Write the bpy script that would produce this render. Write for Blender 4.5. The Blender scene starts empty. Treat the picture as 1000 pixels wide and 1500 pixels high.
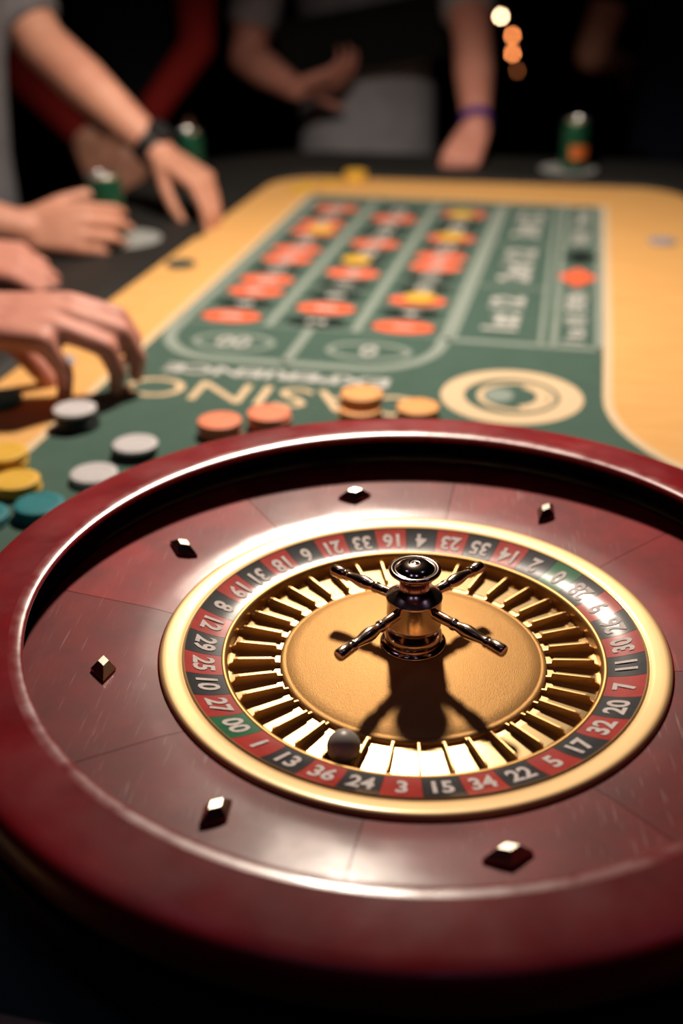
import bpy, bmesh, math, random
from mathutils import Vector, Matrix, Quaternion, noise

# ------------------------------------------------------------------ camera, world, lights, exposure
PI = math.pi
Z0 = 0.86                      # height of the wheel's gold ring above the floor
SC = bpy.context.scene
COL = SC.collection
sin, cos, rad = math.sin, math.cos, math.radians

cam_d = bpy.data.cameras.new('camera')
cam = bpy.data.objects.new('camera', cam_d)
COL.objects.link(cam)
PITCH, YAW, ROLL = 0.49237, -0.076138, -0.0090834
cp, sp, cy, sy = cos(PITCH), sin(PITCH), cos(YAW), sin(YAW)
fw = Vector((sy * cp, cy * cp, -sp)); rt = Vector((cy, -sy, 0)); up = rt.cross(fw)
rt2 = rt * cos(ROLL) + up * sin(ROLL); up2 = up * cos(ROLL) - rt * sin(ROLL)
M = Matrix((rt2, up2, -fw)).transposed().to_4x4()
M.translation = Vector((0, -0.57994, 0.40258 + Z0))
cam.matrix_world = M
cam_d.sensor_fit = 'VERTICAL'
cam_d.sensor_height = 36.0
cam_d.lens = 1635.02 / 1500 * 36.0
cam_d.clip_start = 0.02
cam_d.dof.use_dof = True
cam_d.dof.focus_distance = 0.69
cam_d.dof.aperture_fstop = 2.9
SC.camera = cam

w = bpy.data.worlds.new('dim_room_air'); SC.world = w
w.use_nodes = True
w.node_tree.nodes['Background'].inputs[0].default_value = (1.0, 0.86, 0.80, 1)
w.node_tree.nodes['Background'].inputs[1].default_value = 0.012


def lamp(name, kind, loc, energy, color, size, aim=None, cone=None, blend=0.5):
    d = bpy.data.lights.new(name, kind)
    d.energy = energy; d.color = color
    if kind == 'AREA':
        d.shape = 'DISK'; d.size = size
    else:
        d.shadow_soft_size = size
    if cone:
        d.spot_size = cone; d.spot_blend = blend
    o = bpy.data.objects.new(name, d); COL.objects.link(o)
    o.location = (loc[0], loc[1], loc[2] + Z0)
    if aim:
        v = Vector(aim) - Vector(loc)
        o.rotation_euler = v.to_track_quat('-Z', 'Y').to_euler()
    return o


# the shaded lamp hanging above the table, and the weak violet party light of the room
lamp('table_lamp_light', 'SPOT', (-0.08, 0.87, 0.83), 62.0, (1.0, 0.85, 0.70), 0.05, aim=(-0.08, 0.87, 0), cone=rad(140), blend=0.60)
for x, y, z, e in ((0.62, 0.15, 1.35, 0.14), (-0.7, 0.3, 1.5, 0.25), (0.25, -0.9, 1.7, 0.30), (-0.4, -0.7, 1.5, 0.20)):
    lamp('violet_party_light', 'AREA', (x, y, z), e, (0.62, 0.50, 1.0), 0.18, aim=(0, 0, 0))

SC.view_settings.view_transform = 'Standard'
SC.view_settings.look = 'None'
SC.view_settings.gamma = 1.0
SC.view_settings.use_curve_mapping = False
SC.view_settings.exposure = 0.0

rng = random.Random(7)

# ------------------------------------------------------------------ helpers


class MB:
    """collects vertices and faces of one mesh"""

    def __init__(self):
        self.v = []; self.f = []

    def add(self, vs, fs):
        n = len(self.v)
        self.v += [Vector(a) for a in vs]
        self.f += [[i + n for i in f] for f in fs]
        return self

    def lathe(self, prof, n=64, a0=0.0, a1=2 * PI, M=None, closed=False, cap=False):
        full = abs(a1 - a0 - 2 * PI) < 1e-6
        cols = n if full else n + 1
        vs = []
        for i in range(cols):
            a = a0 + (a1 - a0) * i / n
            for r, z in prof:
                p = Vector((r * cos(a), r * sin(a), z))
                vs.append(M @ p if M else p)
        k = len(prof); fs = []
        for i in range(n):
            i2 = (i + 1) % cols
            for j in range(k if closed else k - 1):
                j2 = (j + 1) % k
                fs.append([i * k + j, i2 * k + j, i2 * k + j2, i * k + j2])
        if not full and closed:
            fs.append([j for j in range(k)][::-1])
            fs.append([(cols - 1) * k + j for j in range(k)])
        if cap and full:
            fs.append([i * k for i in range(cols)][::-1])
            fs.append([i * k + k - 1 for i in range(cols)])
        return self.add(vs, fs)

    def box(self, c, s, M=None):
        vs = [Vector((c[0] + s[0] * x / 2, c[1] + s[1] * y / 2, c[2] + s[2] * z / 2)) for x in (-1, 1) for y in (-1, 1) for z in (-1, 1)]
        if M: vs = [M @ a for a in vs]
        return self.add(vs, [[0, 1, 3, 2], [4, 6, 7, 5], [0, 4, 5, 1], [2, 3, 7, 6], [0, 2, 6, 4], [1, 5, 7, 3]])

    def loft(self, rings, cap=True):
        n = len(rings[0]); vs = [p for r in rings for p in r]; fs = []
        for i in range(len(rings) - 1):
            for j in range(n):
                j2 = (j + 1) % n
                fs.append([i * n + j, i * n + j2, (i + 1) * n + j2, (i + 1) * n + j])
        if cap:
            fs.append(list(range(n))[::-1]); fs.append([(len(rings) - 1) * n + j for j in range(n)])
        return self.add(vs, fs)

    def capsule(self, p0, r0, p1, r1, n=14, flat0=False, flat1=False):
        p0 = Vector(p0); p1 = Vector(p1); d = (p1 - p0)
        if d.length < 1e-6: d = Vector((0, 0, 1e-4)); p1 = p0 + d
        d.normalize()
        x = d.orthogonal().normalized(); y = d.cross(x)
        st = []
        if flat0: st.append((p0, r0))
        else:
            for a in (-85, -60, -30, 0): st.append((p0 + d * r0 * sin(rad(a)), r0 * cos(rad(a))))
        if flat1: st.append((p1, r1))
        else:
            for a in (0, 30, 60, 85): st.append((p1 + d * r1 * sin(rad(a)), r1 * cos(rad(a))))
        return self.loft([[c + (x * cos(2 * PI * j / n) + y * sin(2 * PI * j / n)) * r for j in range(n)] for c, r in st])

    def chain(self, pts, n=14):
        for (p0, r0), (p1, r1) in zip(pts, pts[1:]): self.capsule(p0, r0, p1, r1, n)
        return self

    def ell(self, c, r, M=None, n=20, m=12):
        rings = []
        for i in range(1, m):
            t = PI * i / m
            ring = []
            for j in range(n):
                a = 2 * PI * j / n
                p = Vector((r[0] * sin(t) * cos(a), r[1] * sin(t) * sin(a), r[2] * cos(t)))
                ring.append(Vector(c) + (M @ p if M else p))
            rings.append(ring)
        return self.loft(rings)

    def mesh(self, name, smooth=True, off=Vector((0, 0, 0)), angle=35):
        me = bpy.data.meshes.new(name)
        me.from_pydata([tuple(a - off) for a in self.v], [], self.f)
        bm = bmesh.new(); bm.from_mesh(me)
        bmesh.ops.recalc_face_normals(bm, faces=bm.faces)
        if smooth:
            for f in bm.faces: f.smooth = True
            lim = rad(angle)
            for e in bm.edges:
                if len(e.link_faces) == 2 and e.calc_face_angle(0) > lim: e.smooth = False
        bm.to_mesh(me); bm.free()
        return me


def link(name, me, mat, parent=None, loc=None):
    o = bpy.data.objects.new(name, me); COL.objects.link(o)
    if mat and not me.materials: me.materials.append(mat)
    if parent: o.parent = parent
    if loc is not None: o.location = loc
    return o


def tag(o, label=None, cat=None, group=None, kind=None):
    if label: o['label'] = label
    if cat: o['category'] = cat
    if group: o['group'] = group
    if kind: o['kind'] = kind
    return o


def thing(name, label, cat, base, rotz=0.0, group=None):
    o = bpy.data.objects.new(name, None); COL.objects.link(o)
    o.empty_display_size = 0.05
    o.location = (base[0], base[1], base[2] + Z0); o.rotation_euler = (0, 0, rotz)
    return tag(o, label, cat, group)


def copy_thing(o, loc, rz=0.0):
    c = o.copy(); COL.objects.link(c); c.location = (loc[0], loc[1], loc[2] + Z0); c.rotation_euler = (0, 0, rz)
    for ch in list(o.children):
        d = ch.copy(); COL.objects.link(d); d.parent = c
        for g in list(ch.children):
            e = g.copy(); COL.objects.link(e); e.parent = d
    return c


# ------------------------------------------------------------------ materials
def mat(name, color, rough=0.5, metal=0.0, coat=0.0, coat_rough=0.1, spec=0.5, var=0.0, scale=20.0, stretch=(1, 1, 1), bump=0.0, bscale=200.0,
        rvar=0.0, emit=None, estr=0.0, sss=0.0, trans=0.0, color2=None, sheen=0.0, objvar=0.0, rscale=None, aniso=None):
    m = bpy.data.materials.new(name); m.use_nodes = True
    nt = m.node_tree; b = nt.nodes['Principled BSDF']; L = nt.links
    b.inputs['Base Color'].default_value = (*color, 1)
    b.inputs['Roughness'].default_value = rough
    b.inputs['Metallic'].default_value = metal
    b.inputs['Coat Weight'].default_value = coat
    b.inputs['Coat Roughness'].default_value = coat_rough
    b.inputs['Specular IOR Level'].default_value = spec
    b.inputs['Sheen Weight'].default_value = sheen
    if sss:
        b.inputs['Subsurface Weight'].default_value = sss
        b.inputs['Subsurface Radius'].default_value = (0.012, 0.004, 0.002)
        b.inputs['Subsurface Scale'].default_value = 0.6
    if trans: b.inputs['Transmission Weight'].default_value = trans
    if emit:
        b.inputs['Emission Color'].default_value = (*emit, 1); b.inputs['Emission Strength'].default_value = estr
    tc = nt.nodes.new('ShaderNodeTexCoord'); mp = nt.nodes.new('ShaderNodeMapping')
    L.new(tc.outputs['Object'], mp.inputs['Vector']); mp.inputs['Scale'].default_value = stretch
    if var or color2 or objvar:
        nz = nt.nodes.new('ShaderNodeTexNoise'); nz.inputs['Scale'].default_value = scale; nz.inputs['Detail'].default_value = 6; nz.inputs['Roughness'].default_value = 0.65
        L.new(mp.outputs['Vector'], nz.inputs['Vector'])
        cr = nt.nodes.new('ShaderNodeValToRGB'); L.new(nz.outputs['Fac'], cr.inputs['Fac'])
        c2 = color2 or tuple(c * (1 - var) for c in color)
        cr.color_ramp.elements[0].position = 0.32; cr.color_ramp.elements[1].position = 0.68
        cr.color_ramp.elements[0].color = (*c2, 1); cr.color_ramp.elements[1].color = (*color, 1)
        out = cr.outputs['Color']
        if objvar:
            oi = nt.nodes.new('ShaderNodeObjectInfo'); mr = nt.nodes.new('ShaderNodeMapRange')
            L.new(oi.outputs['Random'], mr.inputs['Value']); mr.inputs['To Min'].default_value = 1 - objvar; mr.inputs['To Max'].default_value = 1.0
            mx = nt.nodes.new('ShaderNodeMix'); mx.data_type = 'RGBA'; mx.blend_type = 'MULTIPLY'; mx.inputs['Factor'].default_value = 1
            L.new(out, mx.inputs['A']); L.new(mr.outputs['Result'], mx.inputs['B']); out = mx.outputs['Result']
        L.new(out, b.inputs['Base Color'])
    if rvar:
        n2 = nt.nodes.new('ShaderNodeTexNoise'); n2.inputs['Scale'].default_value = rscale or scale * 1.7; n2.inputs['Detail'].default_value = 5
        L.new(mp.outputs['Vector'], n2.inputs['Vector'])
        mr = nt.nodes.new('ShaderNodeMapRange'); L.new(n2.outputs['Fac'], mr.inputs['Value'])
        mr.inputs['From Min'].default_value = 0.3; mr.inputs['From Max'].default_value = 0.7
        mr.inputs['To Min'].default_value = max(0.02, rough - rvar); mr.inputs['To Max'].default_value = rough + rvar
        L.new(mr.outputs['Result'], b.inputs['Roughness'])
        if coat:
            mr2 = nt.nodes.new('ShaderNodeMapRange'); L.new(n2.outputs['Fac'], mr2.inputs['Value'])
            mr2.inputs['From Min'].default_value = 0.3; mr2.inputs['From Max'].default_value = 0.7
            mr2.inputs['To Min'].default_value = coat_rough * 0.5; mr2.inputs['To Max'].default_value = coat_rough * 1.6
            L.new(mr2.outputs['Result'], b.inputs['Coat Roughness'])
    if bump:
        n3 = nt.nodes.new('ShaderNodeTexNoise'); n3.inputs['Scale'].default_value = bscale; n3.inputs['Detail'].default_value = 4
        L.new(tc.outputs['Object'], n3.inputs['Vector'])
        bp = nt.nodes.new('ShaderNodeBump'); bp.inputs['Strength'].default_value = bump; bp.inputs['Distance'].default_value = 0.001
        L.new(n3.outputs['Fac'], bp.inputs['Height']); L.new(bp.outputs['Normal'], b.inputs['Normal'])
    return m


MT = {}
MT['rim'] = mat('red_mahogany_rim', (0.34, 0.005, 0.012), 0.50, spec=0.22, coat=0.55, coat_rough=0.29, color2=(0.20, 0.004, 0.008), scale=14, rvar=0.10, bump=0.03, bscale=60)
MT['lip'] = mat('worn_glossy_lip', (0.30, 0.02, 0.025), 0.3, coat=0.75, coat_rough=0.18, spec=0.6, rvar=0.08, scale=40)
MT['side'] = mat('shade_dark_side', (0.012, 0.003, 0.003), 0.6, spec=0.15)  # shadow on the wheel's outer side, put into the colour as near-black
MT['wall'] = mat('shade_dark_lacquer_wall', (0.004, 0.002, 0.002), 0.25, spec=0.3)  # shaded ball track: its darkness is painted into the lacquer colour


def veneer_material():
    m = mat('red_veneer', (0.42, 0.010, 0.014), 0.50, spec=0.20, coat=0.34, coat_rough=0.18, color2=(0.17, 0.006, 0.009), scale=13, stretch=(1, 1, 1), rvar=0.12, objvar=0.45)
    nt = m.node_tree; L = nt.links; b = nt.nodes['Principled BSDF']
    tc = nt.nodes.new('ShaderNodeTexCoord')
    # fine scratches from years of balls and cloths: thin bright lines of rougher, paler lacquer
    prev = None
    for k, (ang, sc, st) in enumerate(((0.5, 34, 0.035), (1.25, 40, 0.03), (2.3, 30, 0.04))):
        mp = nt.nodes.new('ShaderNodeMapping'); L.new(tc.outputs['Object'], mp.inputs['Vector'])
        mp.inputs['Rotation'].default_value = (0, 0, ang); mp.inputs['Scale'].default_value = (2.6, st * 2.2, 1); mp.inputs['Location'].default_value = (k, k * 2, 0)
        nz = nt.nodes.new('ShaderNodeTexNoise'); nz.inputs['Scale'].default_value = sc * 9; nz.inputs['Detail'].default_value = 1
        L.new(mp.outputs['Vector'], nz.inputs['Vector'])
        mr = nt.nodes.new('ShaderNodeMapRange'); L.new(nz.outputs['Fac'], mr.inputs['Value'])
        mr.inputs['From Min'].default_value = 0.70; mr.inputs['From Max'].default_value = 0.80
        if prev is None: prev = mr.outputs['Result']
        else:
            mx = nt.nodes.new('ShaderNodeMath'); mx.operation = 'MAXIMUM'; L.new(prev, mx.inputs[0]); L.new(mr.outputs['Result'], mx.inputs[1]); prev = mx.outputs[0]
    # worn patches come and go
    wn = nt.nodes.new('ShaderNodeTexNoise'); wn.inputs['Scale'].default_value = 9; L.new(tc.outputs['Object'], wn.inputs['Vector'])
    wr = nt.nodes.new('ShaderNodeMapRange'); L.new(wn.outputs['Fac'], wr.inputs['Value']); wr.inputs['From Min'].default_value = 0.42; wr.inputs['From Max'].default_value = 0.62
    mu = nt.nodes.new('ShaderNodeMath'); mu.operation = 'MULTIPLY'; L.new(prev, mu.inputs[0]); L.new(wr.outputs['Result'], mu.inputs[1])
    m2 = nt.nodes.new('ShaderNodeMath'); m2.operation = 'MULTIPLY'; L.new(mu.outputs[0], m2.inputs[0]); m2.inputs[1].default_value = 0.5
    src = b.inputs['Base Color'].links[0].from_socket
    mix = nt.nodes.new('ShaderNodeMix'); mix.data_type = 'RGBA'
    L.new(m2.outputs[0], mix.inputs['Factor']); L.new(src, mix.inputs['A']); mix.inputs['B'].default_value = (0.55, 0.42, 0.40, 1)
    L.new(mix.outputs['Result'], b.inputs['Base Color'])
    bp = nt.nodes.new('ShaderNodeBump'); bp.inputs['Strength'].default_value = 0.10; bp.inputs['Distance'].default_value = 0.0005; bp.invert = True
    L.new(mu.outputs[0], bp.inputs['Height']); L.new(bp.outputs['Normal'], b.inputs['Normal'])
    return m


MT['veneer'] = veneer_material()
MT['gold_ring'] = mat('satin_brass_ring', (0.74, 0.49, 0.22), 0.54, metal=0.45, coat=0.45, coat_rough=0.18, rvar=0.06, scale=6)
MT['gold_disc'] = mat('gold_painted_disc', (0.60, 0.325, 0.105), 0.50, metal=0.7, bump=0.35, bscale=1800)
MT['gold_pocket'] = mat('polished_brass_pocket', (0.88, 0.62, 0.30), 0.27, metal=0.9)
MT['gold_dark'] = mat('aged_brass', (0.50, 0.28, 0.09), 0.42, metal=0.8)
MT['fret'] = mat('brass_fret', (0.62, 0.38, 0.15), 0.38, metal=0.85)
MT['chrome'] = mat('bronze_chrome', (0.78, 0.60, 0.48), 0.13, metal=1.0)
MT['bronze'] = mat('satin_bronze', (0.86, 0.64, 0.46), 0.20, metal=1.0)
MT['diamond'] = mat('polished_nickel', (0.72, 0.66, 0.55), 0.26, metal=1.0)
MT['num_red'] = mat('red_enamel', (0.62, 0.04, 0.028), 0.5, spec=0.12, coat=0.5, coat_rough=0.14, var=0.25, scale=120)
MT['num_black'] = mat('black_enamel', (0.012, 0.014, 0.018), 0.5, spec=0.12, coat=0.5, coat_rough=0.14, color2=(0.03, 0.03, 0.034), scale=150)
MT['num_green'] = mat('green_enamel', (0.015, 0.20, 0.07), 0.5, spec=0.12, coat=0.5, coat_rough=0.14, var=0.25, scale=120)
MT['numeral'] = mat('worn_white_print', (0.92, 0.84, 0.80), 0.6, spec=0.15, color2=(0.75, 0.62, 0.58), scale=260)
MT['ball'] = mat('ivory_ball', (0.42, 0.37, 0.31), 0.38, var=0.12, scale=60)
MT['felt'] = mat('green_felt', (0.066, 0.125, 0.098), 0.95, spec=0.1, var=0.12, scale=30, bump=0.2, bscale=900, sheen=0.15)
MT['wood'] = mat('golden_wood_print', (0.80, 0.46, 0.165), 0.75, spec=0.2, color2=(0.70, 0.36, 0.11), scale=9, stretch=(1, 7, 1))
MT['rail'] = mat('black_padded_leather', (0.012, 0.012, 0.011), 0.62, bump=0.2, bscale=260, var=0.3, scale=40)
MT['white_ink'] = mat('white_printed_ink', (0.52, 0.52, 0.49), 0.9, spec=0.1)
MT['grey_ink'] = mat('grey_printed_ink', (0.27, 0.32, 0.28), 0.9, spec=0.1)
MT['red_ink'] = mat('red_printed_ink', (0.84, 0.14, 0.06), 0.9, spec=0.1)
MT['black_ink'] = mat('black_printed_ink', (0.014, 0.022, 0.019), 0.9, spec=0.1)
MT['gold_ink'] = mat('gold_printed_ink', (0.72, 0.54, 0.34), 0.8, spec=0.2)
MT['chip_orange'] = mat('orange_clay', (0.96, 0.27, 0.14), 0.55, var=0.1, scale=200)
MT['chip_peach'] = mat('peach_orange_clay', (0.95, 0.42, 0.13), 0.55, var=0.1, scale=200)
MT['chip_white'] = mat('white_clay', (0.60, 0.57, 0.58), 0.55, var=0.1, scale=200)
MT['chip_black'] = mat('black_clay', (0.012, 0.013, 0.014), 0.5)
MT['chip_yellow'] = mat('yellow_clay', (0.80, 0.47, 0.055), 0.55, var=0.1, scale=200)
MT['chip_teal'] = mat('teal_clay', (0.015, 0.20, 0.23), 0.55, var=0.1, scale=200)
MT['chip_darkgreen'] = mat('dark_green_clay', (0.008, 0.05, 0.05), 0.55)
MT['chip_grey'] = mat('grey_clay', (0.36, 0.34, 0.38), 0.55)
MT['skin'] = mat('skin', (0.60, 0.30, 0.20), 0.52, sss=0.15, color2=(0.50, 0.22, 0.15), scale=14, spec=0.4)
MT['skin_pink'] = mat('pink_skin', (0.60, 0.27, 0.20), 0.52, sss=0.15, color2=(0.50, 0.20, 0.15), scale=14, spec=0.4)
MT['nail'] = mat('fingernail', (0.66, 0.36, 0.28), 0.35)
MT['hair'] = mat('dark_hair', (0.015, 0.010, 0.008), 0.55, stretch=(1, 1, 0.1), scale=90, var=0.5)
MT['shirt_grey'] = mat('grey_cotton', (0.17, 0.165, 0.18), 0.9, spec=0.15, var=0.2, scale=25, bump=0.2, bscale=500)
MT['shirt_pale'] = mat('pale_grey_cotton', (0.34, 0.33, 0.36), 0.9, spec=0.15, var=0.25, scale=12)
MT['shirt_black'] = mat('black_cotton', (0.008, 0.008, 0.010), 0.9, spec=0.1)
MT['shirt_navy'] = mat('navy_cotton', (0.014, 0.014, 0.030), 0.9, spec=0.1)
MT['sleeve_red'] = mat('red_shirt_cloth', (0.20, 0.010, 0.008), 0.85, spec=0.2)
MT['trousers'] = mat('black_trousers', (0.006, 0.006, 0.008), 0.9, spec=0.1)
MT['strap'] = mat('black_rubber', (0.008, 0.008, 0.009), 0.6)
MT['wristband'] = mat('violet_wristband', (0.05, 0.02, 0.22), 0.6)
MT['can'] = mat('green_can_paint', (0.012, 0.10, 0.055), 0.28, metal=0.55)
MT['can_metal'] = mat('aluminium', (0.62, 0.63, 0.62), 0.28, metal=1.0)
MT['can_lid'] = mat('dull_aluminium_lid', (0.20, 0.22, 0.21), 0.5, metal=0.6)
MT['can_label'] = mat('orange_can_print', (0.55, 0.13, 0.03), 0.4)
MT['coaster'] = mat('pale_paper_coaster', (0.30, 0.31, 0.30), 0.85)
MT['tray'] = mat('black_plastic_tray', (0.010, 0.011, 0.011), 0.9, spec=0.1)
MT['floor'] = mat('dark_carpet', (0.012, 0.010, 0.010), 0.95, spec=0.05, var=0.4, scale=8)
MT['wallpaint'] = mat('black_painted_wall', (0.010, 0.009, 0.010), 0.9, spec=0.1)
MT['table_body'] = mat('black_stained_wood', (0.010, 0.008, 0.007), 0.5)
MT['cord'] = mat('black_cord', (0.006, 0.006, 0.006), 0.6)
MT['bulb1'] = mat('lit_cream_bulb', (1, 0.8, 0.55), 0.4, emit=(1.0, 0.66, 0.38), estr=42.0)
MT['bulb2'] = mat('lit_orange_bulb', (1, 0.5, 0.25), 0.4, emit=(1.0, 0.30, 0.09), estr=20.0)
MT['bulb3'] = mat('dim_orange_bulb', (0.5, 0.2, 0.1), 0.4, emit=(1.0, 0.28, 0.09), estr=2.0)

# ------------------------------------------------------------------ the room


def struct(name, c, s, m):
    o = link(name, MB().box((0, 0, 0), s).mesh(name, False), m, loc=(c[0], c[1], c[2]))
    return tag(o, kind='structure')


struct('floor', (0, 2.0, -0.05), (9.2, 10.2, 0.1), MT['floor'])
struct('ceiling', (0, 2.0, 3.25), (9.2, 10.2, 0.1), MT['wallpaint'])
struct('wall_back', (0, 7.05, 1.6), (9.2, 0.1, 3.2), MT['wallpaint'])
struct('wall_front', (0, -3.05, 1.6), (9.2, 0.1, 3.2), MT['wallpaint'])
struct('wall_left', (-4.55, 2.0, 1.6), (0.1, 10.0, 3.2), MT['wallpaint'])
struct('wall_right', (4.55, 2.0, 1.6), (0.1, 10.0, 3.2), MT['wallpaint'])

# ------------------------------------------------------------------ text as flat printed shapes


def text_mesh(s, size, bold=0.0, sx=1.0, shear=0.0):
    c = bpy.data.curves.new('print', 'FONT'); c.body = s; c.size = size; c.offset = bold; c.align_x = 'CENTER'; c.align_y = 'CENTER'
    c.resolution_u = 3; c.shear = shear
    o = bpy.data.objects.new('print', c); COL.objects.link(o)
    dg = bpy.context.evaluated_depsgraph_get(); dg.update()
    me = o.evaluated_get(dg).to_mesh()
    vs = [Vector((v.co.x * sx, v.co.y, 0)) for v in me.vertices]; fs = [list(p.vertices) for p in me.polygons]
    o.to_mesh_clear()
    bpy.data.objects.remove(o); bpy.data.curves.remove(c)
    # recentre
    if vs:
        x0 = min(v.x for v in vs); x1 = max(v.x for v in vs); y0 = min(v.y for v in vs); y1 = max(v.y for v in vs)
        cc = Vector(((x0 + x1) / 2, (y0 + y1) / 2, 0)); vs = [v - cc for v in vs]
    return vs, fs


# ------------------------------------------------------------------ the roulette wheel
wheel = thing('roulette', 'large red mahogany roulette wheel with gold disc and numbered ring, on the green table', 'roulette wheel', (0, 0, -0.0735))
WO = Vector((0, 0, -0.0735))          # parts are modelled around the gold ring's height, then hung on the base


def wpart(name, mb, m, parent=None, smooth=True, angle=35):
    return link(name, mb.mesh(name, smooth, WO, angle), m, parent or wheel)


rim_prof = [(0.2410, 0.0085), (0.2425, 0.0130), (0.2405, 0.0215), (0.2352, 0.0300), (0.2328, 0.0330), (0.2326, 0.0342), (0.2330, 0.0350), (0.2340, 0.0356), (0.2360, 0.0362), (0.2385, 0.0366), (0.2410, 0.0367),
            (0.2550, 0.0356), (0.2680, 0.0342), (0.2735, 0.0332), (0.2772, 0.0315), (0.2796, 0.0285), (0.2805, 0.0240), (0.2805, 0.0120), (0.2775, -0.0150), (0.2720, -0.0400),
            (0.2640, -0.0610), (0.2600, -0.0735), (0.2450, -0.0735), (0.2460, 0.0), (0.2440, 0.0220)]
ki = rim_prof.index((0.2410, 0.0367)); ks = rim_prof.index((0.2775, -0.0150))
RIMTOP = rim_prof[ki:ks] + [(0.2700, 0.0), (0.2440, 0.0)]
wpart('side_band', MB().lathe([(0.2700, 0.0), (0.2795, 0.0)] + rim_prof[ks:-1], 192, closed=True), MT['side'], angle=50)  # lower side split from the rim to carry the painted shade
wpart('rim', MB().lathe(RIMTOP, 192, closed=True), MT['rim'], angle=50)
wpart('rim_lip', MB().lathe([(0.2440, 0.0220)] + rim_prof[3:ki + 1], 192, closed=True), MT['lip'], angle=70)
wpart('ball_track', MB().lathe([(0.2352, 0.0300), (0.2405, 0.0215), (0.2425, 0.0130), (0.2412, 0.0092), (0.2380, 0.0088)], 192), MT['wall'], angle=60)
wpart('base_board', MB().lathe([(0.0, -0.0735), (0.2445, -0.0735), (0.2445, -0.0660), (0.0, -0.0660)], 96, closed=False), MT['wall'])

# the cone of eight red veneer panels, fine joints between them
for k in range(8):
    a0 = rad(37.0 + 45 * k); g = 0.0012
    prof = [(0.1580, -0.0009), (0.1587, 0.0000), (0.1620, 0.0006), (0.1660, 0.0013), (0.1700, 0.0020), (0.1750, 0.0027), (0.1850, 0.0038), (0.2000, 0.0053), (0.2200, 0.0073), (0.2300, 0.0084), (0.2390, 0.0094), (0.2390, 0.0050), (0.1580, -0.0050)]
    wpart('veneer_panel', MB().lathe(prof, 24, a0 + g, a0 + rad(45) - g, closed=True), MT['veneer'])

# eight diamond studs, set by turns along and across
for k in range(8):
    a = rad(14.6 + 45 * k); tang = (k % 2 == 0)
    l, wd, h = 0.0128, 0.0074, 0.0075
    r0 = 0.1905; z0 = 0.0042
    er = Vector((cos(a), sin(a), 0.118)).normalized(); et = Vector((-sin(a), cos(a), 0)); en = er.cross(et)
    X, Y = (et, er) if tang else (er, et)
    c = Vector((r0 * cos(a), r0 * sin(a), z0))
    base = [c + X * l, c + Y * wd, c - X * l, c - Y * wd]
    mid = [p + en * 0.0022 for p in base]
    top = [c + (p - c) * 0.42 + en * h for p in base]
    mb = MB().add(base + mid + top, [[0, 1, 5, 4], [1, 2, 6, 5], [2, 3, 7, 6], [3, 0, 4, 7], [4, 5, 9, 8], [5, 6, 10, 9], [6, 7, 11, 10], [7, 4, 8, 11], [8, 9, 10, 11], [3, 2, 1, 0]])
    wpart('deflector', mb, MT['diamond'], smooth=False)

ring_prof = [(0.1422, -0.0060), (0.1422, 0.0017), (0.1428, 0.0022), (0.1434, 0.0017), (0.1440, 0.0010), (0.1446, 0.0012), (0.1454, 0.0017), (0.1475, 0.0021), (0.1500, 0.0026), (0.1530, 0.0031), (0.1550, 0.0033), (0.1564, 0.0031),
             (0.1573, 0.0022), (0.1578, 0.0006), (0.1578, -0.0060)]
wpart('gold_ring', MB().lathe(ring_prof, 192, closed=True), MT['gold_ring'], angle=60)
wpart('pocket_wall', MB().lathe([(0.1200, -0.0070), (0.1200, -0.0049), (0.1192, -0.0045), (0.1180, -0.0048), (0.1168, -0.0057), (0.1163, -0.0070), (0.1160, -0.0180), (0.1200, -0.0180)], 152, closed=True), MT['gold_dark'], angle=60)

ORDER = "0 28 9 26 30 11 7 20 32 17 5 22 34 15 3 24 36 13 1 00 27 10 25 29 12 8 19 31 18 6 21 33 16 4 23 35 14 2".split()
REDS = {1, 3, 5, 7, 9, 12, 14, 16, 18, 19, 21, 23, 25, 27, 30, 32, 34, 36}
PHI = 0.714891; ST = 2 * PI / 38
Zr = lambda r: -0.0050 + 0.0066 * (0.50 * (r - 0.1195) / 0.0227 + 0.50 * ((r - 0.1195) / 0.0227) ** 2)          # slope of the number ring
for k, s in enumerate(ORDER):
    a = PHI - k * ST
    m = MT['num_green'] if s in ('0', '00') else (MT['num_red'] if int(s) in REDS else MT['num_black'])
    g = 0.0010
    prof = [(0.1196 + 0.00226 * i, Zr(0.1196 + 0.00226 * i)) for i in range(11)] + [(0.1422, -0.008), (0.1196, -0.010)]
    p = wpart('number_panel', MB().lathe(prof, 6, a - ST / 2 + g, a + ST / 2 - g, closed=True), m, angle=20)
    vs, fs = text_mesh(s, 0.0176, 0.00055, 0.82)
    h = max(v.y for v in vs)
    if s == '1': pass
    rc = 0.1306
    out = []
    for v in vs:
        r = rc - v.y; t = a + v.x / rc                                   # digits stand with their heads towards the hub
        out.append(Vector((r * cos(t), r * sin(t), Zr(r) + 0.0004)))
    wpart('numeral', MB().add(out, fs), MT['numeral'], p, smooth=False)

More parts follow.
